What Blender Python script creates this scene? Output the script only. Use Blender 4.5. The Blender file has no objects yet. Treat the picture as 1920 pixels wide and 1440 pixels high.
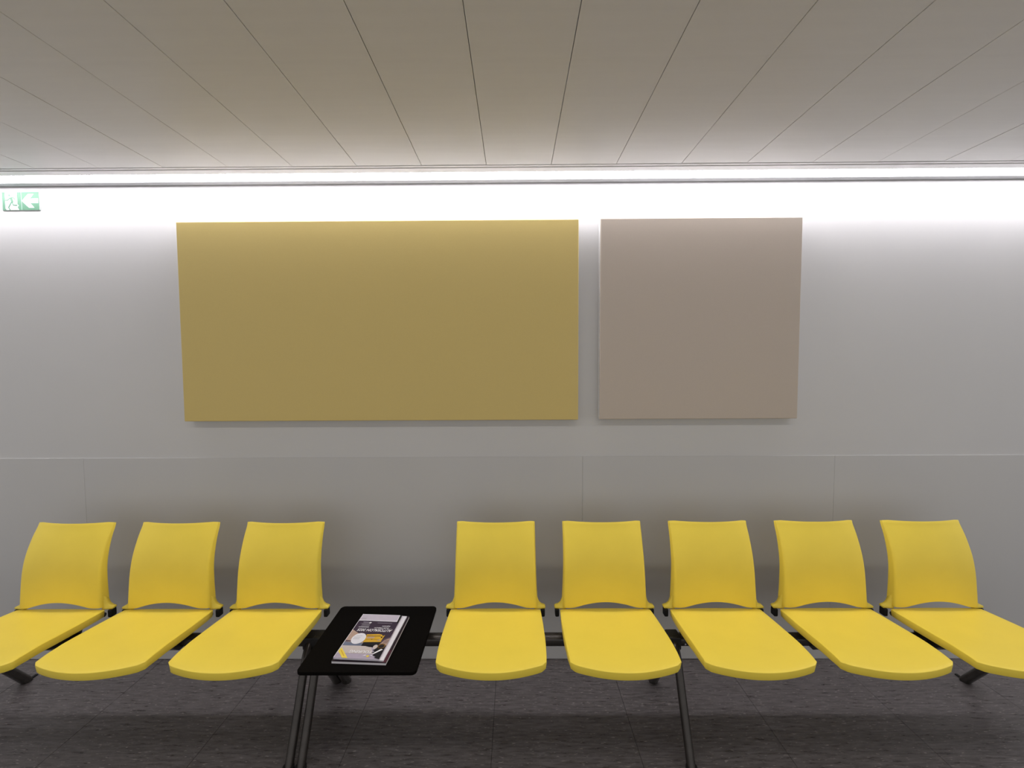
import bpy, bmesh, math, random
from mathutils import Vector, Matrix

random.seed(7)
sc = bpy.context.scene
COL = sc.collection
S = 0.8955            # survey units -> metres (ceiling boards 0.30 m, floor tiles 0.60 m, square wall panel 1.00 m)

# ------------------------------------------------------------------ camera
cam_d = bpy.data.cameras.new('camera')
cam_d.sensor_width = 36.0
cam_d.lens = 36.0 * 796.9 / 1920.0
cam_d.clip_start = 0.02
cam = bpy.data.objects.new('camera', cam_d)
COL.objects.link(cam)
_r = Vector((0.99996917, 0.00600964, -0.00505444))
_u = Vector((0.00474671, 0.0501625, 0.99872979))
_f = Vector((-0.00625555, 0.99872299, -0.05013243))
_m = Matrix.Identity(4)
for _i in range(3):
    _m[_i][0] = _r[_i]; _m[_i][1] = _u[_i]; _m[_i][2] = -_f[_i]
_m.translation = Vector((0.0, -2.4625, 1.7728)) * S
cam.matrix_world = _m
sc.camera = cam

# ------------------------------------------------------------------ world, exposure
world = bpy.data.worlds.new('world')
sc.world = world
world.use_nodes = True
_bg = world.node_tree.nodes['Background']
_bg.inputs['Color'].default_value = (0.985, 0.985, 1.0, 1)
_bg.inputs['Strength'].default_value = 0.72
sc.view_settings.view_transform = 'Standard'
sc.view_settings.look = 'None'
sc.view_settings.gamma = 1.0
sc.view_settings.use_curve_mapping = False
sc.view_settings.exposure = 0.0
STRIP_COLOR = (0.95, 0.94, 1.0, 1)
STRIP_POWER = 21.0
ROOM_LAMP_POWER = 11.5
sc.cycles.max_bounces = 8
sc.cycles.diffuse_bounces = 5

# ------------------------------------------------------------------ materials
def srgb(r, g, b):
    def c(v):
        v /= 255.0
        return v / 12.92 if v <= 0.04045 else ((v + 0.055) / 1.055) ** 2.4
    return (c(r), c(g), c(b), 1.0)

def material(name, color, rough=0.5, spec=0.5, metal=0.0, noise=None, bump=None, emit=None, coat=0.0):
    """noise=(scale xyz, amount, detail) varies the base colour; bump=(scale, strength, distance)."""
    m = bpy.data.materials.new(name)
    m.use_nodes = True
    nt = m.node_tree
    b = nt.nodes['Principled BSDF']
    b.inputs['Base Color'].default_value = color
    b.inputs['Roughness'].default_value = rough
    b.inputs['Specular IOR Level'].default_value = spec
    b.inputs['Metallic'].default_value = metal
    b.inputs['Coat Weight'].default_value = coat
    tc = nt.nodes.new('ShaderNodeTexCoord')
    if noise:
        sc_, amt, det = noise
        mp = nt.nodes.new('ShaderNodeMapping')
        mp.inputs['Scale'].default_value = sc_
        nt.links.new(tc.outputs['Object'], mp.inputs['Vector'])
        n = nt.nodes.new('ShaderNodeTexNoise')
        n.inputs['Scale'].default_value = 1.0
        n.inputs['Detail'].default_value = det
        nt.links.new(mp.outputs['Vector'], n.inputs['Vector'])
        mr = nt.nodes.new('ShaderNodeMapRange')
        mr.inputs['From Min'].default_value = 0.25
        mr.inputs['From Max'].default_value = 0.75
        mr.inputs['To Min'].default_value = 1.0 - amt
        mr.inputs['To Max'].default_value = 1.0 + amt
        nt.links.new(n.outputs['Fac'], mr.inputs['Value'])
        mx = nt.nodes.new('ShaderNodeVectorMath')
        mx.operation = 'SCALE'
        mx.inputs[0].default_value = color[:3]
        nt.links.new(mr.outputs['Result'], mx.inputs['Scale'])
        nt.links.new(mx.outputs['Vector'], b.inputs['Base Color'])
    if bump:
        n2 = nt.nodes.new('ShaderNodeTexNoise')
        n2.inputs['Scale'].default_value = bump[0]
        n2.inputs['Detail'].default_value = 4
        nt.links.new(tc.outputs['Object'], n2.inputs['Vector'])
        bp = nt.nodes.new('ShaderNodeBump')
        bp.inputs['Strength'].default_value = bump[1]
        bp.inputs['Distance'].default_value = bump[2]
        nt.links.new(n2.outputs['Fac'], bp.inputs['Height'])
        nt.links.new(bp.outputs['Normal'], b.inputs['Normal'])
    if emit:
        b.inputs['Emission Color'].default_value = emit[0]
        b.inputs['Emission Strength'].default_value = emit[1]
    return m

def linoleum(name):
    """dark marbled linoleum: long streaks running along x with pale flecks."""
    m = material(name, (0.035, 0.031, 0.032, 1), rough=0.42, spec=0.6)
    nt = m.node_tree
    b = nt.nodes['Principled BSDF']
    geo = nt.nodes.new('ShaderNodeNewGeometry')
    def streak(scale, lo, hi, detail=3.0):
        mp = nt.nodes.new('ShaderNodeMapping')
        mp.inputs['Scale'].default_value = scale
        nt.links.new(geo.outputs['Position'], mp.inputs['Vector'])
        n = nt.nodes.new('ShaderNodeTexNoise')
        n.inputs['Scale'].default_value = 1.0
        n.inputs['Detail'].default_value = detail
        n.inputs['Roughness'].default_value = 0.6
        nt.links.new(mp.outputs['Vector'], n.inputs['Vector'])
        r = nt.nodes.new('ShaderNodeMapRange')
        r.inputs['From Min'].default_value = lo
        r.inputs['From Max'].default_value = hi
        nt.links.new(n.outputs['Fac'], r.inputs['Value'])
        return r.outputs['Result']
    base = streak((13, 95, 1), 0.32, 0.70, 5.0)
    fleck = streak((40, 170, 1), 0.65, 0.74, 1.0)
    dark = streak((34, 170, 3), 0.64, 0.76, 1.0)
    def mix(a, bb, fac):
        x = nt.nodes.new('ShaderNodeMix')
        x.data_type = 'RGBA'
        if isinstance(a, tuple): x.inputs['A'].default_value = a
        else: nt.links.new(a, x.inputs['A'])
        x.inputs['B'].default_value = bb
        nt.links.new(fac, x.inputs['Factor'])
        return x.outputs['Result']
    c = mix((0.066, 0.057, 0.056, 1), (0.165, 0.147, 0.148, 1), base)
    c = mix(c, (0.045, 0.038, 0.037, 1), dark)
    c = mix(c, (0.30, 0.27, 0.255, 1), fleck)
    nt.links.new(c, b.inputs['Base Color'])
    mr = nt.nodes.new('ShaderNodeMapRange')
    mr.inputs['To Min'].default_value = 0.26
    mr.inputs['To Max'].default_value = 0.44
    nt.links.new(base, mr.inputs['Value'])
    nt.links.new(mr.outputs['Result'], b.inputs['Roughness'])
    bp = nt.nodes.new('ShaderNodeBump')
    bp.inputs['Strength'].default_value = 0.25
    bp.inputs['Distance'].default_value = 0.002
    nt.links.new(base, bp.inputs['Height'])
    nt.links.new(bp.outputs['Normal'], b.inputs['Normal'])
    return m

M = {}
M['wall'] = material('wall_paint', (0.57, 0.558, 0.550, 1), 0.6, 0.3, noise=((1.5, 1.5, 1.5), 0.02, 3), bump=(260, 0.08, 0.001))
M['wainscot'] = material('wainscot_laminate', (0.53, 0.517, 0.505, 1), 0.5, 0.3, noise=((2, 2, 2), 0.02, 3), bump=(300, 0.06, 0.001))
M['ceiling'] = material('ceiling_lacquer', (0.70, 0.685, 0.672, 1), 0.38, 0.45, noise=((3, 40, 3), 0.02, 3), bump=(420, 0.03, 0.001))
M['void'] = material('ceiling_void', (0.03, 0.03, 0.03, 1), 0.9, 0.1)
M['joint'] = material('floor_joint', (0.008, 0.007, 0.007, 1), 0.9, 0.1)
M['floor'] = linoleum('linoleum')
M['lip'] = material('light_profile', (0.38, 0.38, 0.39, 1), 0.45, 0.4, noise=((2, 2, 2), 0.02, 2))
M['frame'] = material('panel_frame', (0.68, 0.67, 0.66, 1), 0.5, 0.3, noise=((3, 3, 3), 0.02, 2))
M['diffuser'] = material('opal_diffuser', (0.8, 0.8, 0.8, 1), 0.5, 0.3, emit=(STRIP_COLOR, STRIP_POWER))
M['yellow_fabric'] = material('yellow_fabric', (0.60, 0.465, 0.18, 1), 0.9, 0.15, noise=((500, 500, 500), 0.06, 3), bump=(900, 0.35, 0.001))
M['beige_fabric'] = material('beige_fabric', (0.50, 0.43, 0.365, 1), 0.9, 0.15, noise=((500, 500, 500), 0.05, 3), bump=(900, 0.35, 0.001))
M['yellow'] = material('yellow_plastic', (0.86, 0.655, 0.075, 1), 0.42, 0.28, noise=((6, 6, 6), 0.03, 3), bump=(700, 0.06, 0.0006))
M['black'] = material('black_lacquer', (0.012, 0.011, 0.010, 1), 0.32, 0.5, noise=((30, 30, 30), 0.1, 3))
M['steel'] = material('dark_steel', (0.060, 0.052, 0.046, 1), 0.24, 0.5, metal=0.5, noise=((30, 30, 30), 0.15, 3))
M['rubber'] = material('black_rubber', (0.010, 0.010, 0.010, 1), 0.7, 0.3, noise=((30, 30, 30), 0.1, 2))
M['chrome'] = material('bolt_chrome', (0.8, 0.8, 0.8, 1), 0.25, 0.5, metal=1.0, noise=((30, 30, 30), 0.05, 2))
M['table'] = material('black_tabletop', (0.0045, 0.0038, 0.0033, 1), 0.65, 0.02, noise=((200, 200, 200), 0.2, 3), bump=(900, 0.1, 0.0005))

def flat(name, rgb, rough=0.45):
    M[name] = material(name, srgb(*rgb), rough, 0.35, noise=((60, 60, 60), 0.03, 2))
    return M[name]

# ------------------------------------------------------------------ helpers
def link(name, me, parent=None):
    o = bpy.data.objects.new(name, me)
    COL.objects.link(o)
    if parent: o.parent = parent
    return o

def mesh(name, verts, faces, mat, parent=None, smooth=False, scale=S, bevel=0.0, seg=2, solid=0.0, angle=40):
    """one mesh object; verts in survey units, bevel / solid in metres; modifiers are baked into the mesh."""
    me = bpy.data.meshes.new(name)
    me.from_pydata([tuple(c * scale for c in v) for v in verts], [], faces)
    bm = bmesh.new(); bm.from_mesh(me)
    bmesh.ops.recalc_face_normals(bm, faces=bm.faces)
    bm.to_mesh(me); bm.free()
    mats = mat if isinstance(mat, (list, tuple)) else [mat]
    for k in mats: me.materials.append(k)
    if bevel or solid:
        me = bake(me, bevel, seg, solid, angle)
    me.name = name
    if smooth and not bevel:
        for p in me.polygons: p.use_smooth = True
        me.set_sharp_from_angle(angle=math.radians(50))
    return link(name, me, parent)

def bake(me, bevel, seg, solid, angle):
    t = bpy.data.objects.new('tmp', me); COL.objects.link(t)
    if solid:
        k = t.modifiers.new('s', 'SOLIDIFY'); k.thickness = abs(solid); k.offset = -1 if solid > 0 else 1; k.use_even_offset = True
    if bevel:
        k = t.modifiers.new('b', 'BEVEL'); k.width = bevel; k.segments = seg; k.limit_method = 'ANGLE'; k.angle_limit = math.radians(angle)
        for q in me.polygons: q.use_smooth = True
        k.harden_normals = True
    dg = bpy.context.evaluated_depsgraph_get()
    out = bpy.data.meshes.new_from_object(t.evaluated_get(dg))
    bpy.data.objects.remove(t); bpy.data.meshes.remove(me)
    return out

def boxvf(x0, x1, y0, y1, z0, z1):
    v = [(x0, y0, z0), (x1, y0, z0), (x1, y1, z0), (x0, y1, z0), (x0, y0, z1), (x1, y0, z1), (x1, y1, z1), (x0, y1, z1)]
    f = [(0, 3, 2, 1), (4, 5, 6, 7), (0, 1, 5, 4), (1, 2, 6, 5), (2, 3, 7, 6), (3, 0, 4, 7)]
    return v, f

def box(name, x0, x1, y0, y1, z0, z1, mat, parent=None, bevel=0.0, seg=2):
    v, f = boxvf(x0, x1, y0, y1, z0, z1)
    return mesh(name, v, f, mat, parent, bevel=bevel, seg=seg, smooth=bevel > 0)

def prism(name, poly, axis, a0, a1, mat, parent=None, bevel=0.0, seg=2, smooth=True):
    """extrude a 2-D outline along an axis ('x': outline is (y,z), 'z': (x,y), 'y': (x,z))."""
    def p(q, a):
        return {'x': (a, q[0], q[1]), 'y': (q[0], a, q[1]), 'z': (q[0], q[1], a)}[axis]
    n = len(poly)
    v = [p(q, a0) for q in poly] + [p(q, a1) for q in poly]
    f = [tuple(range(n)), tuple(range(2 * n - 1, n - 1, -1))] + [(i, (i + 1) % n, n + (i + 1) % n, n + i) for i in range(n)]
    return mesh(name, v, f, mat, parent, bevel=bevel, seg=seg, smooth=smooth)

def tube(name, path, rx, ry, mat, parent=None, n=16, closed=True, bevel=0.0):
    """sweep an ellipse (half-axes rx across x, ry in the other direction) along a path of points."""
    pts = [Vector(p) for p in path]
    v, f = [], []
    for i, p in enumerate(pts):
        t = (pts[min(i + 1, len(pts) - 1)] - pts[max(i - 1, 0)]).normalized()
        side = Vector((1, 0, 0)) if abs(t.x) < 0.7 else Vector((0, 1, 0))
        side = (side - t * side.dot(t)).normalized()
        up = t.cross(side)
        for k in range(n):
            a = 2 * math.pi * k / n
            q = p + side * (rx * math.cos(a)) + up * (ry * math.sin(a))
            v.append(tuple(q))
    for i in range(len(pts) - 1):
        for k in range(n):
            f.append((i * n + k, i * n + (k + 1) % n, (i + 1) * n + (k + 1) % n, (i + 1) * n + k))
    f.append(tuple(range(n - 1, -1, -1))); f.append(tuple(range((len(pts) - 1) * n, len(pts) * n)))
    return mesh(name, v, f, mat, parent, smooth=True, bevel=bevel)

def smooth_path(ctrl, steps=8):
    """Catmull-Rom through control points."""
    P = [Vector(c) for c in ctrl]
    P = [P[0] * 2 - P[1]] + P + [P[-1] * 2 - P[-2]]
    out = []
    for i in range(1, len(P) - 2):
        for k in range(steps):
            t = k / steps
            a, b, c, d = P[i - 1], P[i], P[i + 1], P[i + 2]
            out.append(0.5 * ((2 * b) + (c - a) * t + (2 * a - 5 * b + 4 * c - d) * t * t + (3 * b - a - 3 * c + d) * t ** 3))
    out.append(P[-2])
    return [tuple(q) for q in out]

def tag(o, label, cat, group=None):
    o['label'] = label; o['category'] = cat
    if group: o['group'] = group
    return o

def empty(name, loc):
    o = bpy.data.objects.new(name, None)
    o.empty_display_size = 0.1
    o.location = Vector(loc) * S
    COL.objects.link(o)
    return o

def struct(o):
    o['kind'] = 'structure'
    return o

def copy_tree(o, parent=None):
    c = o.copy(); COL.objects.link(c); c.parent = parent
    for ch in list(o.children): copy_tree(ch, c)
    return c

def interp(tab, x):
    if x <= tab[0][0]: return tab[0][1]
    for (a, b), (c, d) in zip(tab, tab[1:]):
        if x <= c:
            t = (x - a) / (c - a)
            return b + (d - b) * t
    return tab[-1][1]

XL, XR = -5.0, 5.0       # side limits of what is built
YB = -4.6                # the seating bay opens to the hall behind the camera
ZC = 2.792               # underside of the ceiling boards

# ------------------------------------------------------------------ structure: floor of tiles
floor = struct(box('floor', XL, XR, YB, 0.10, -0.10, -0.0035, M['joint']))
floor['label'] = 'dark streaked linoleum tile floor'
TP, TX, TY = 0.67, -0.112, -0.045
tile_mesh = None
nx0, nx1 = int((XL - TX) // TP), int((XR - TX) // TP)
for j in range(-7, 1):
    for i in range(nx0, nx1 + 1):
        if tile_mesh is None:
            t = box('floor_tile', 0.0007, TP - 0.0007, 0.0007, TP - 0.0007, -0.004, 0.0, M['floor'], floor, bevel=0.0004, seg=1)
            tile_mesh = t.data
        else:
            t = link('floor_tile', tile_mesh, floor)
        y = TY + (j - 0) * TP
        t.location = Vector((TX + i * TP, y, 0)) * S
        if j == 0:
            t.scale = (1, 0.10, 1)

# ------------------------------------------------------------------ structure: wall behind the seats
wall = struct(box('wall_back', XL, XR, 0.0, 0.12, -0.10, 3.0, M['wall']))
wall['label'] = 'plain pale grey wall behind the seats'
ZL = 1.224
WP, WX = 1.466, 0.394
for i, m_ in ((-4, 1), (-3, 1), (-2, 2), (0, 1), (1, 1), (2, 1), (3, 1)):    # joint positions; the panel under the wide picture is double width
    x0 = WX + i * WP
    box('wall_panel', x0 + 0.0004, x0 + m_ * WP - 0.0004, -0.0045, 0.0, 0.003, ZL, M['wainscot'], wall, bevel=0.0006, seg=2)

# ------------------------------------------------------------------ structure: ceiling of long metal boards
ceiling = struct(box('ceiling', XL, XR, YB, 0.0, ZC + 0.03, ZC + 0.12, M['void']))
ceiling['label'] = 'ceiling of long pale metal boards'
PC, XC, YE = 0.3348, 0.1939, -0.2162
pl = None
for i in range(int((XL - XC) // PC) + 1, int((XR - XC) // PC)):
    if pl is None:
        o = box('ceiling_board', 0.0011, PC - 0.0011, YB, YE - 0.003, ZC, ZC + 0.030, M['ceiling'], ceiling, bevel=0.0012, seg=2)
        pl = o.data
    else:
        o = link('ceiling_board', pl, ceiling)
    o.location = Vector((XC + i * PC, 0, random.uniform(-0.0006, 0.0006))) * S
box('edge_strip', XL, XR, YE + 0.003, -0.196, ZC - 0.001, ZC + 0.030, M['ceiling'], ceiling, bevel=0.001)
trim = struct(box('trim_1', XL, XR, -0.191, -0.141, ZC - 0.003, ZC + 0.030, M['ceiling'], bevel=0.0012))
trim['label'] = 'narrow white metal trim between ceiling boards and light strip'

# ------------------------------------------------------------------ the linear light along the top of the wall
lamp = tag(empty('linear_light', (0, -0.095, ZC)), 'long glowing white strip light running along the top of the wall', 'light')
box('diffuser', XL, XR, -0.045, 0.046, 0.002, 0.020, M['diffuser'], lamp)
box('profile_rail', XL, XR, 0.0465, 0.0895, -0.004, 0.030, M['lip'], lamp, bevel=0.0015)

# second strip light of the same kind, surface-mounted on the ceiling over the aisle
M['lamp_opal'] = material('lamp_opal', (0.8, 0.8, 0.8, 1), 0.5, 0.3, emit=((1.0, 0.98, 0.96, 1), ROOM_LAMP_POWER))
lamp2 = tag(empty('linear_light', (0, -1.72, ZC)), 'white strip light on the ceiling boards above the aisle in front of the chairs', 'light')
box('housing', -4.2, 4.2, -0.05, 0.05, -0.022, -0.0012, M['lip'], lamp2, bevel=0.001)
box('diffuser', -4.19, 4.19, -0.044, 0.044, -0.026, -0.0225, M['lamp_opal'], lamp2)

# ------------------------------------------------------------------ fabric wall panels
def fabric_panel(name, x0, x1, z0, z1, y0, y1, mat, label):
    o = empty(name, ((x0 + x1) / 2, 0, z0))
    w = (x1 - x0) / 2
    n = 24
    h = z1 - z0
    box('cover', -w, w, y0, y0 + 0.014, 0, h, mat, o, bevel=0.004, seg=4)
    box('back_frame', -w, w, y0 + 0.0142, -0.001, 0.0, h, M['frame'], o, bevel=0.001)
    tag(o, label, 'wall panel', 'fabric panels on the wall')
    return o
fabric_panel('acoustic_panel', -1.8875, 0.3602, 1.4466, 2.5665, -0.06, -0.012, M['yellow_fabric'],
             'wide mustard yellow fabric panel hung on the wall')
fabric_panel('acoustic_panel', 0.4812, 1.5992, 1.4490, 2.5695, -0.06, -0.012, M['beige_fabric'],
             'square beige fabric panel hung on the wall')

# ------------------------------------------------------------------ exit sign
flat('sign_green', (70, 112, 87)); flat('sign_white', (226, 236, 232)); flat('sign_rim', (190, 214, 205))
sign = tag(empty('exit_sign', (-2.8137, 0.0, 2.6560)), 'green and white emergency exit sign with running figure and arrow', 'sign')
box('plate', -0.1075, 0.1075, -0.005, -0.001, 0.0, 0.103, M['sign_rim'], sign, bevel=0.0012)
box('green_field', -0.1045, 0.0035, -0.0056, -0.0050, 0.002, 0.101, M['sign_green'], sign)
box('green_field', 0.0060, 0.1055, -0.0056, -0.0050, 0.002, 0.101, M['sign_green'], sign)
def decal(name, poly, y, mat, parent):
    return prism(name, poly, 'y', y - 0.0006, y, mat, parent, smooth=False)
def sp(l): return [(x + 2.785, z - 2.647) for x, z in l]
decal('arrow', sp([(-2.7774, 2.6990), (-2.741, 2.7362), (-2.7090, 2.7362), (-2.7311, 2.7120), (-2.6850, 2.7120), (-2.6850, 2.6863), (-2.7311, 2.6863), (-2.7080, 2.6612), (-2.7390, 2.6612)]), -0.0056, M['sign_white'], sign)
decal('doorway', sp([(-2.8720, 2.7465), (-2.8040, 2.7465), (-2.8040, 2.6800), (-2.7960, 2.6740), (-2.8040, 2.6640), (-2.7960, 2.6495), (-2.8650, 2.6495), (-2.8720, 2.6580)]), -0.0056, M['sign_white'], sign)
def thick(l, w):
    """outline of a polyline of half-width w."""
    L_, R_ = [], []
    P = [Vector(p) for p in l]
    for i, p in enumerate(P):
        t = (P[min(i + 1, len(P) - 1)] - P[max(i - 1, 0)]).normalized()
        nrm = Vector((-t.y, t.x)) * w
        L_.append(tuple(p + nrm)); R_.append(tuple(p - nrm))
    return L_ + R_[::-1]
fy = -0.0062
sign.scale = (1.01, 1.0, 1.01)
figure = decal('running_figure', sp([(-2.8490, 2.7180), (-2.8310, 2.7170), (-2.8245, 2.6925), (-2.8380, 2.6900), (-2.8410, 2.7040)]), fy, M['sign_green'], sign)
decal('head', sp([(-2.8466 + 0.0058 * math.cos(a * math.pi / 6), 2.7295 + 0.0058 * math.sin(a * math.pi / 6)) for a in range(12)]), fy, M['sign_green'], figure)
for q_, (l, w) in enumerate((([(-2.8720, 2.7030), (-2.8568, 2.7030), (-2.8430, 2.7155)], 0.0026), ([(-2.8400, 2.7165), (-2.8250, 2.7170), (-2.8119, 2.7049)], 0.0026),
             ([(-2.8340, 2.6950), (-2.8545, 2.6620), (-2.8440, 2.6505)], 0.0032), ([(-2.8300, 2.6940), (-2.8275, 2.6765), (-2.8020, 2.6755)], 0.0032))):
    decal('limb', sp(thick(l, w)), fy - 0.0004 - 0.0003 * q_, M['sign_green'], figure)

# ------------------------------------------------------------------ beam frames that carry the seats
BY, BZ, BR = -0.458, 0.428, 0.027
FRONT = smooth_path([(0, BY, BZ + 0.004), (0, -0.492, 0.412), (0, -0.522, 0.370), (0, -0.552, 0.305), (0, -0.604, 0.190), (0, -0.692, 0.004)], 8)
REAR = [(0, BY + 0.005, BZ - 0.005), (0, -0.300, 0.182), (0, -0.180, 0.004)]
def beam_frame(x0, x1, legs, label):
    o = tag(empty('beam_frame', ((x0 + x1) / 2, BY, 0)), label, 'bench frame', 'frames under the yellow chairs')
    c = (x0 + x1) / 2
    n = 20
    prof = []
    for k in range(n):                                   # soft-cornered square tube
        a = 2 * math.pi * k / n
        ca, sa = math.cos(a), math.sin(a)
        e = 0.75
        prof.append((BR * math.copysign(abs(ca) ** e, ca), BZ + BR * math.copysign(abs(sa) ** e, sa)))
    prism('beam', prof, 'x', x0 - c, x1 - c, M['steel'], o, bevel=0.001)
    for e in (x0 - c, x1 - c):
        prism('end_cap', [(y * 1.03, BZ + (z - BZ) * 1.03) for y, z in prof], 'x', e - 0.004, e + 0.004, M['rubber'], o)
    for lx in legs:
        def sh(p): return [(lx - c + q[0], q[1] - BY, q[2]) for q in p]
        tube('front_leg', sh(FRONT), 0.0185, 0.0185, M['steel'], o, n=18)
        rl = tube('rear_leg', sh(REAR), 0.0250, 0.0220, M['steel'], o, n=18)
        box('leg_clamp', lx - c - 0.030, lx - c + 0.030, -0.034, 0.034, BZ - 0.034, BZ + 0.030, M['black'], o, bevel=0.006, seg=3)
        tube('foot', [(lx - c, -0.694 - BY, 0.0), (lx - c, -0.694 - BY, 0.014)], 0.024, 0.024, M['rubber'], o, n=18)
        tube('foot', [(lx - c, -0.180 - BY, 0.0), (lx - c, -0.180 - BY, 0.010)], 0.022, 0.022, M['rubber'], o, n=18)
        box('foot_plate', lx - c - 0.007, lx - c + 0.007, -0.180 - BY, -0.130 - BY, 0.0, 0.006, M['rubber'], o, bevel=0.001)
        tube('bolt', [(lx - c - 0.05 if lx < 0 else lx - c + 0.05, -0.0275, BZ - 0.006), (lx - c - 0.05 if lx < 0 else lx - c + 0.05, -0.031, BZ - 0.006)], 0.0045, 0.0045, M['chrome'], o, n=10)
    return o
beam_frame(-2.78, -0.972, (-2.745, -0.998), 'dark steel beam frame carrying the three chairs left of the black table')
beam_frame(-0.966, 2.52, (-0.945, 0.762, 2.485), 'dark steel beam frame carrying the black table and the five chairs beside it')

# ------------------------------------------------------------------ chairs
Y0 = -0.39     # origin of a chair: on the floor under the front face of its backrest
YPROF = [(0.52, -0.402), (0.566, -0.4015), (0.645, -0.398), (0.70, -0.393), (0.75, -0.386), (0.80, -0.3755), (0.847, -0.359), (0.885, -0.344), (0.917, -0.329), (0.951, -0.309)]
WPROF = [(0.52, 0.212), (0.58, 0.209), (0.65, 0.205), (0.75, 0.2015), (0.85, 0.200), (0.951, 0.199)]
def build_backrest(parent):
    zt = 0.951
    NV, NF, NA, NL = 26, 9, 5, 3
    half = []                                            # (kind, value) across, from the middle outwards
    rows = []
    for iv in range(NV + 1):
        v = iv / NV
        row = []
        def pt(xf, dy, z, w):
            return (xf, dy, z)
        # walk x from the middle to the edge
        seq = []
        for k in range(NF + 1): seq.append(('f', k / NF))
        for k in range(1, NA + 1): seq.append(('a', k / NA))
        for k in range(1, NL + 1): seq.append(('l', k / NL))
        pts = []
        for kind, q in seq:
            # estimate x first (width hardly changes with z), then the arched lower edge, then z
            w0 = interp(WPROF, 0.55 + (zt - 0.55) * v)
            r = 0.013 * (1 - 0.75 * v ** 3)
            if kind == 'f': x = q * (w0 - r)
            elif kind == 'a': x = w0 - r + r * math.sin(q * math.pi / 2)
            else: x = w0
            ax = min(1.0, x / 0.165)
            zb = 0.5455 + 0.034 * (1 - ax * ax) ** 1.15
            z = zb + (zt - zb) * v
            w = interp(WPROF, z)
            bow = 0.011 + 0.019 * max(0.0, (z - 0.72) / 0.23) ** 1.5
            yf = sum(interp(YPROF, z + d) for d in (-0.03, -0.015, 0, 0.015, 0.03)) / 5
            fl = 0.034 - 0.031 * v ** 2.0                # depth of the turned-back side
            s = min(1.0, x / w)
            y = yf + bow * s ** 2.0
            ytop = y
            if kind == 'a': y += r * (1 - math.cos(q * math.pi / 2))
            if kind == 'l':
                y += r + q * (fl - r * 0.4)
                x += 0.004 * q
            ft = max(0.0, (v - 0.80) / 0.20) ** 2                # soften the top corners
            z -= ft * ((y - ytop) * 0.62 + 0.004 * max(0.0, (s - 0.90) / 0.10))
            pts.append((x, y - Y0, z))
        row = [(-x, y, z) for x, y, z in pts[:0:-1]] + pts
        rows.append(row)
    n = len(rows[0])
    v = [p for r_ in rows for p in r_]
    f = []
    for i in range(NV):
        for k in range(n - 1):
            f.append((i * n + k, i * n + k + 1, (i + 1) * n + k + 1, (i + 1) * n + k))
    me = bpy.data.meshes.new('backrest')
    me.from_pydata([tuple(c * S for c in p) for p in v], [], f)
    me.materials.append(M['yellow'])
    me = bake(me, 0.0022, 3, 0.0065, 50)
    # mounting tabs flaring out at the foot of the backrest
    bm = bmesh.new(); bm.from_mesh(me)
    prof = [(0.196, 0.618), (0.2060, 0.618), (0.2085, 0.598), (0.2130, 0.578), (0.2210, 0.558), (0.2320, 0.5475), (0.2480, 0.5420), (0.2525, 0.5370), (0.2490, 0.5310), (0.196, 0.5270)]
    for sgn in (-1, 1):
        a0, a1 = -0.376 - Y0, -0.346 - Y0
        va = [bm.verts.new((sgn * x * S, a0 * S, z * S)) for x, z in prof]
        vb = [bm.verts.new((sgn * x * S, a1 * S, z * S)) for x, z in prof]
        m_ = len(prof)
        fs = [bm.faces.new(va), bm.faces.new(vb[::-1])]
        for k in range(m_):
            fs.append(bm.faces.new((va[k], vb[k], vb[(k + 1) % m_], va[(k + 1) % m_])))
        bmesh.ops.recalc_face_normals(bm, faces=fs)
        es = list({e for fc in fs[:2] for e in fc.edges})
        bmesh.ops.bevel(bm, geom=es, offset=0.003, segments=2, affect='EDGES')
    bm.to_mesh(me); bm.free()
    me.name = 'backrest'
    for p in me.polygons: p.use_smooth = True
    me.set_sharp_from_angle(angle=math.radians(55))
    return link('backrest', me, parent)

def build_seat(parent):
    NS, NT = 24, 26
    ys = -0.386                                           # rear edge
    v, f = [], []
    for it in range(NT + 1):
        t = it / NT
        for i in range(NS + 1):
            s = -1 + 2 * i / NS
            hw = interp([(0, 0.2255), (0.06, 0.2275), (0.3, 0.2305), (0.6, 0.2320), (0.85, 0.2305), (1.0, 0.2275)], t)
            yfr = -0.839 + 0.042 * abs(s) ** 2.0 + 0.013 * max(0, (abs(s) - 0.86) / 0.14) ** 2.5
            y = ys + (yfr - ys) * t
            z = 0.5370 + 0.021 * min(1.0, t * 1.4)
            z -= 0.010 * (1 - s * s) * math.sin(math.pi / 2 * min(1, t / 0.45))
            z += 0.004 * (1 - s * s) * max(0.0, 1 - t / 0.16) ** 2
            z -= 0.004 * max(0.0, (t - 0.86) / 0.14) ** 2
            z -= 0.003 * abs(s) ** 8
            v.append((s * hw, y - Y0, z))
    n = NS + 1
    for it in range(NT):
        for i in range(NS):
            f.append((it * n + i, it * n + i + 1, (it + 1) * n + i + 1, (it + 1) * n + i))
    me = bpy.data.meshes.new('seat')
    me.from_pydata([tuple(c * S for c in p) for p in v], [], [q[::-1] for q in f])
    me.materials.append(M['yellow'])
    me = bake(me, 0.0022, 3, 0.031, 50)
    me.name = 'seat'
    for p in me.polygons: p.use_smooth = True
    me.set_sharp_from_angle(angle=math.radians(60))
    return link('seat', me, parent)

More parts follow.
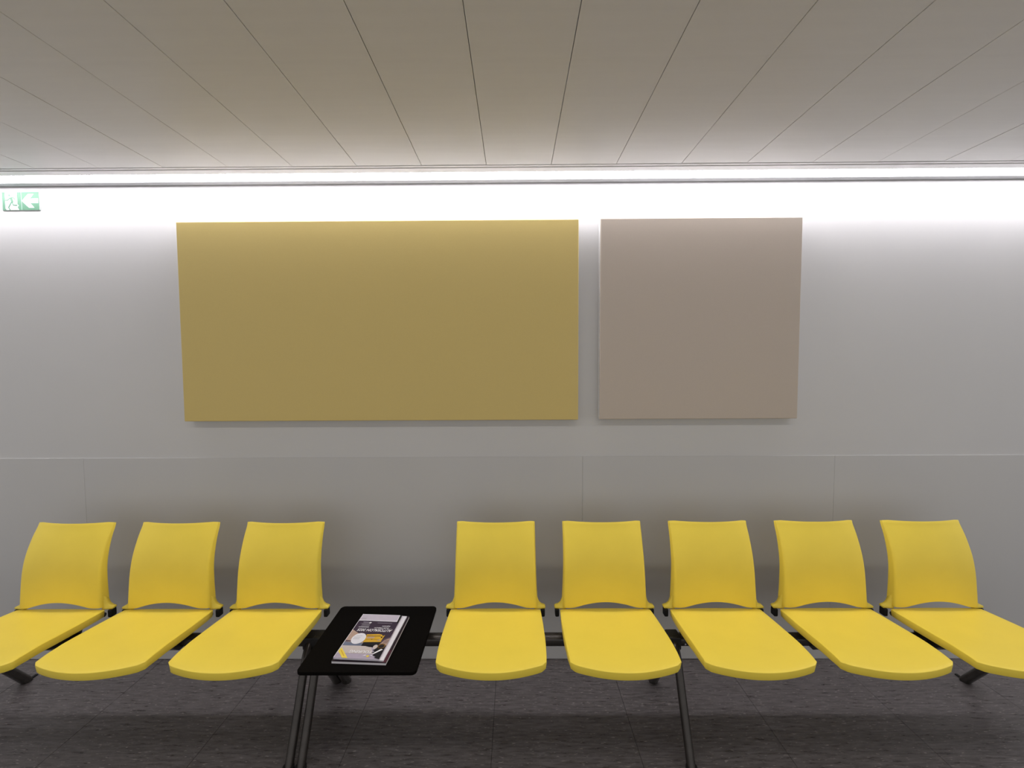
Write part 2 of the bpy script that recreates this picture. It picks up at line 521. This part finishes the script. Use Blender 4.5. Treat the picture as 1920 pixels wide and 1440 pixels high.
def build_chair():
    o = empty('chair', (0, Y0, 0))
    build_seat(o)
    build_backrest(o)
    prism('seat_bracket', [(-0.010, 0.502), (-0.020, 0.460), (-0.032, 0.398), (-0.104, 0.398), (-0.150, 0.440), (-0.260, 0.490), (-0.260, 0.508)], 'x', -0.135, 0.135, M['black'], o, bevel=0.004)
    for s in (-1, 1):
        box('end_plug', *sorted((s * 0.2290, s * 0.2490)), -0.380 - Y0, -0.346 - Y0, 0.490, 0.5295, M['rubber'], o, bevel=0.005, seg=3)
    prism('cross_rod', [(0.026 + 0.011 * math.cos(a * math.pi / 6), 0.496 + 0.011 * math.sin(a * math.pi / 6)) for a in range(12)], 'x', -0.200, 0.200, M['black'], o)
    return o

chair = build_chair()
CX0, PITCH = -0.1018, 0.55
labels = {
    -4: 'yellow plastic chair at the left end of the row, cut by the picture edge',
    -3: 'yellow plastic chair in the middle of the three left of the black table',
    -2: 'yellow plastic chair directly left of the black table with magazines',
    0: 'yellow plastic chair directly right of the black table with magazines',
    1: 'yellow plastic chair second to the right of the black table',
    2: 'yellow plastic chair in the middle of the five right of the black table',
    3: 'yellow plastic chair second from the right end of the row',
    4: 'yellow plastic chair at the right end of the row',
}
for i, (k, lb) in enumerate(labels.items()):
    c = chair if i == 0 else copy_tree(chair)
    c.location = Vector((CX0 + k * PITCH, Y0, 0)) * S
    tag(c, lb, 'chair', 'yellow chairs in the row')

# ------------------------------------------------------------------ black table in the row
TZ = 0.515
table = tag(empty('side_table', (-0.655, -0.5575, 0)), 'black square table top between the yellow chairs holding magazines', 'table')
def rounded(w, d, r, n=6):
    out = []
    for cx, cy, a0 in ((w - r, d - r, 0), (-w + r, d - r, 90), (-w + r, -d + r, 180), (w - r, -d + r, 270)):
        for k in range(n + 1):
            a = math.radians(a0 + 90 * k / n)
            out.append((cx + r * math.cos(a), cy + r * math.sin(a)))
    return out
prism('table_top', rounded(0.2470, 0.2360, 0.022), 'z', TZ - 0.016, TZ, M['table'], table, bevel=0.003, seg=3)
prism('support_bracket', [(0.150, 0.4985), (0.145, 0.450), (0.135, 0.398), (0.064, 0.398), (0.010, 0.460), (-0.10, 0.488), (-0.10, 0.4985)], 'x', -0.10, 0.10, M['black'], table, bevel=0.004)

# ------------------------------------------------------------------ magazines
flat('paper', (225, 220, 222)); flat('white_cover', (232, 229, 233)); flat('dark_cover', (36, 22, 32)); flat('wine', (78, 34, 48))
flat('lilac', (176, 164, 180)); flat('label_lilac', (196, 186, 198)); flat('aubergine', (58, 44, 60)); flat('ink_white', (240, 238, 240))
flat('tan', (184, 156, 138)); flat('slate', (112, 120, 140)); flat('car_yellow', (214, 168, 48)); flat('car_shade', (120, 86, 34)); flat('ink_black', (20, 17, 22))
flat('bright_yellow', (238, 212, 84)); flat('oval_white', (226, 224, 228)); flat('ink_grey', (150, 142, 152)); flat('sand', (200, 188, 182)); flat('mauve', (96, 78, 88))

def magazine(name, cx, cy, ang, w, h, z, th, cover, label):
    o = tag(empty(name, (cx, cy, z)), label, 'magazine', 'magazines stacked on the black table')
    o.rotation_euler.z = math.radians(ang)
    box('pages', -w / 2 + 0.0008, w / 2 - 0.0008, -h / 2 + 0.0008, h / 2 - 0.0008, 0.0008, th - 0.0008, M['paper'], o)
    box('cover', -w / 2, w / 2, -h / 2, h / 2, th - 0.0009, th, cover, o)
    box('cover', -w / 2, w / 2, -h / 2, h / 2, 0.0, 0.0009, cover, o)
    box('spine', -w / 2 - 0.0006, -w / 2 + 0.0006, -h / 2, h / 2, 0.0, th, cover, o)
    return o
z = TZ
magC = magazine('magazine', -0.6500, -0.5866, -3.0, 0.2335, 0.3285, z, 0.011, M['dark_cover'], 'thick dark covered magazine at the bottom of the stack'); z += 0.011
magB = magazine('magazine', -0.6510, -0.5850, -3.8, 0.2125, 0.311, z, 0.005, M['white_cover'], 'white magazine in the middle of the stack, its right margin showing'); z += 0.005
A_W, A_H, A_T = 0.1960, 0.3090, 0.006
magA = magazine('magazine', -0.6621, -0.5905, -3.1, A_W, A_H, z, A_T, M['lilac'], 'top magazine of the stack with a yellow car on its cover')

# printed cover: one thin layered mesh
class Print:
    def __init__(s): s.v, s.f, s.mi, s.mats = [], [], [], []
    def slot(s, key):
        if key not in s.mats: s.mats.append(key)
        return s.mats.index(key)
    def poly(s, pts, key, layer):
        zz = A_T + 0.0002 * layer
        b = len(s.v)
        s.v += [(u * A_W, w * A_H, zz) for u, w in pts]
        s.f.append(tuple(range(b, b + len(pts)))); s.mi.append(s.slot(key))
    def text(s, txt, x0, x1, yc, hgt, key, layer, shear=0.25):
        """upside-down lettering between u=x0 and u=x1 (read from the wall side)."""
        cu = bpy.data.curves.new('txt', 'FONT'); cu.body = txt; cu.size = 1.0; cu.shear = shear; cu.resolution_u = 3; cu.offset = 0.018
        t = bpy.data.objects.new('txt', cu); COL.objects.link(t)
        dg = bpy.context.evaluated_depsgraph_get()
        me = bpy.data.meshes.new_from_object(t.evaluated_get(dg))
        xs = [q.co.x for q in me.vertices]; yy = [q.co.y for q in me.vertices]
        ax, bx, ay, by = min(xs), max(xs), min(yy), max(yy)
        b = len(s.v); zz = A_T + 0.0002 * layer
        for q in me.vertices:
            u = x1 - (q.co.x - ax) / (bx - ax) * (x1 - x0)
            w = yc + hgt / 2 - (q.co.y - ay) / (by - ay) * hgt
            s.v.append((u * A_W, w * A_H, zz))
        for p in me.polygons:
            s.f.append(tuple(b + k for k in p.vertices)); s.mi.append(s.slot(key))
        bpy.data.objects.remove(t); bpy.data.curves.remove(cu); bpy.data.meshes.remove(me)
    def build(s, name, parent):
        me = bpy.data.meshes.new(name)
        me.from_pydata([tuple(c * S for c in q) for q in s.v], [], s.f)
        for k in s.mats: me.materials.append(M[k])
        me.polygons.foreach_set('material_index', s.mi)
        bm = bmesh.new(); bm.from_mesh(me)
        for fc in bm.faces:
            fc.normal_update()
            if fc.normal.z < 0: fc.normal_flip()
        bm.to_mesh(me); bm.free()
        return link(name, me, parent)
p = Print()
H_ = 0.499
p.poly([(-H_, -0.245), (0.52 - 0.02, -0.238), (H_, 0.325), (-H_, 0.335)], 'aubergine', 1)
p.poly([(-H_, -0.245), (-0.02, -0.238), (-0.02, -0.05), (-0.30, 0.03), (-H_, 0.115)], 'tan', 2)
p.poly([(0.30, -0.20), (H_, -0.20), (H_, -0.02), (0.36, -0.085)], 'mauve', 2)
p.poly([(0.32, -0.22), (H_, -0.22), (H_, -0.055), (0.40, -0.10)], 'tan', 3)
p.poly([(-H_, -0.245), (0.05, -0.238), (0.05, -0.19), (-H_, -0.165)], 'slate', 3)
p.poly([(-H_, -0.165), (-0.35, -0.16), (-0.35, -0.135), (-H_, -0.125)], 'mauve', 3)
p.poly([(-H_, -0.40), (0.30, -0.40), (0.18, -0.262), (0.03, -0.24), (-H_, -0.245)], 'sand', 2)
# car seen from the front, upside down
p.poly([(-0.06, -0.245), (0.30, -0.245), (0.34, -0.155), (-0.06, -0.165)], 'ink_black', 4)
p.poly([(-0.09, 0.010), (0.20, 0.026), (0.27, 0.012), (0.30, -0.02), (0.345, 0.005), (0.335, -0.05), (0.325, -0.15), (-0.07, -0.165)], 'car_yellow', 5)
p.poly([(-0.08, -0.020), (0.24, -0.012), (0.27, -0.028), (-0.08, -0.034)], 'car_shade', 6)
p.poly([(-0.04, -0.045), (0.13, -0.040), (0.12, -0.075), (-0.04, -0.080)], 'tan', 6)
p.poly([(-0.05, -0.101), (0.26, -0.094), (0.26, -0.100), (-0.05, -0.107)], 'car_shade', 6)
p.poly([(0.085, -0.092), (0.105, -0.092), (0.105, -0.112), (0.085, -0.112)], 'car_shade', 7)
p.poly([(0.27, -0.035), (0.315, -0.03), (0.30, -0.065), (0.28, -0.06)], 'ink_black', 6)
p.poly([(0.235, -0.10), (0.29, -0.10), (0.29, -0.125), (0.235, -0.125)], 'tan', 6)
# torn black edge and wheel at the lower right
p.poly([(0.02, -0.240), (0.13, -0.262), (0.20, -0.262), (0.24, -0.280), (0.30, -0.300), (0.25, -0.325), (0.31, -0.345), (0.26, -0.375), (0.33, -0.395), (0.31, -0.430), (0.40, -0.455), (0.37, -0.475), (H_, -0.498), (H_, -0.22), (0.30, -0.225)], 'ink_black', 4)
p.poly([(0.27 + 0.05 * math.cos(a * math.pi / 8), -0.255 + 0.045 * math.sin(a * math.pi / 8)) for a in range(16)], 'sand', 5)
p.poly([(0.40 + 0.085 * math.cos(a * math.pi / 8), -0.235 + 0.052 * math.sin(a * math.pi / 8)) for a in range(16)], 'car_shade', 6)
p.poly([(0.40 + 0.060 * math.cos(a * math.pi / 8), -0.240 + 0.036 * math.sin(a * math.pi / 8)) for a in range(16)], 'ink_black', 7)
for k in range(3):
    p.poly([(0.40 + 0.03 * k, -0.175), (0.412 + 0.03 * k, -0.175), (0.43 + 0.03 * k, -0.10), (0.418 + 0.03 * k, -0.10)], 'mauve', 6)
p.poly([(0.285, -0.400), (0.33, -0.400), (0.475, -0.310), (0.43, -0.296)], 'ink_white', 8)
# white oval with small print
p.poly([(-0.222 + 0.158 * math.cos(a * math.pi / 16), -0.090 + 0.122 * math.sin(a * math.pi / 16)) for a in range(32)], 'ink_white', 8)
p.poly([(-0.222 + 0.150 * math.cos(a * math.pi / 16), -0.090 + 0.116 * math.sin(a * math.pi / 16)) for a in range(32)], 'oval_white', 9)
for y_, a_, b_ in ((-0.035, -0.31, -0.17), (-0.07, -0.34, -0.19), (-0.10, -0.35, -0.20)):
    p.poly([(a_, y_), (b_, y_), (b_, y_ + 0.006), (a_, y_ + 0.006)], 'ink_grey', 10)
# yellow corner ribbon, star logo
p.poly([(-H_, -0.362), (-0.468, -0.290), (-0.189, -0.497), (-0.307, -0.499)], 'bright_yellow', 5)
p.poly([(-0.448, -0.352), (-0.430, -0.345), (-0.285, -0.460), (-0.300, -0.468)], 'car_yellow', 6)
p.poly([(0.221, -0.425), (0.262, -0.449), (0.221, -0.473), (0.180, -0.449)], 'bright_yellow', 7)
p.poly([(0.090, -0.447), (0.150, -0.425), (0.185, -0.428), (0.150, -0.440)], 'ink_white', 7)
p.poly([(0.345, -0.442), (0.290, -0.425), (0.258, -0.428), (0.295, -0.440)], 'ink_white', 7)
# lettering
p.text('TOURING', -0.245, 0.262, -0.368, 0.052, 'ink_white', 9)
p.text('AUTOSALON 2025', -0.385, 0.450, 0.105, 0.060, 'ink_white', 9)
p.text('ELEKTRISCH', -0.010, 0.345, 0.163, 0.026, 'ink_white', 9)
p.text('RIJDEN', 0.155, 0.355, 0.213, 0.026, 'ink_white', 9)
p.poly([(0.36, 0.150), (0.42, 0.150), (0.42, 0.156), (0.36, 0.156)], 'ink_grey', 9)
p.poly([(-0.002, 0.279), (0.358, 0.277), (0.358, 0.287), (-0.002, 0.289)], 'ink_grey', 9)
p.poly([(-0.395, 0.168), (-0.150, 0.168), (-0.150, 0.178), (-0.395, 0.178)], 'ink_white', 9)
for k in range(6):
    p.poly([(-0.36, 0.190 + 0.012 * k), (-0.155, 0.190 + 0.012 * k), (-0.155, 0.195 + 0.012 * k), (-0.36, 0.195 + 0.012 * k)], 'ink_grey', 9)
p.poly([(-0.41, 0.262), (-0.18, 0.262), (-0.18, 0.268), (-0.41, 0.268)], 'ink_grey', 9)
p.poly([(-0.36, 0.284), (-0.22, 0.281), (-0.22, 0.300), (-0.36, 0.303)], 'ink_grey', 9)
p.poly([(-0.179, 0.303), (-0.140, 0.283), (-0.179, 0.263), (-0.218, 0.283)], 'ink_white', 10)
# pale address band at the wall end
p.poly([(-H_, 0.335), (0.455, 0.328), (0.447, 0.498), (-H_, 0.498)], 'ink_white', 9)
p.poly([(-0.490, 0.348), (0.445, 0.341), (0.437, 0.490), (-0.490, 0.490)], 'label_lilac', 10)
p.poly([(0.455, 0.30), (H_, 0.30), (H_, 0.498), (0.447, 0.498)], 'ink_black', 8)
for y_ in (0.375, 0.388):
    p.poly([(-0.46, y_), (-0.34, y_), (-0.34, y_ + 0.006), (-0.46, y_ + 0.006)], 'ink_grey', 11)
p.poly([(-0.5, -0.5), (-0.489, -0.5), (-0.489, 0.5), (-0.5, 0.5)], 'ink_white', 12)
p.build('cover_print', magA)
box('cover_print', 0.098, 0.1155, -0.160, -0.085, 0.0110, 0.0112, M['wine'], magC)
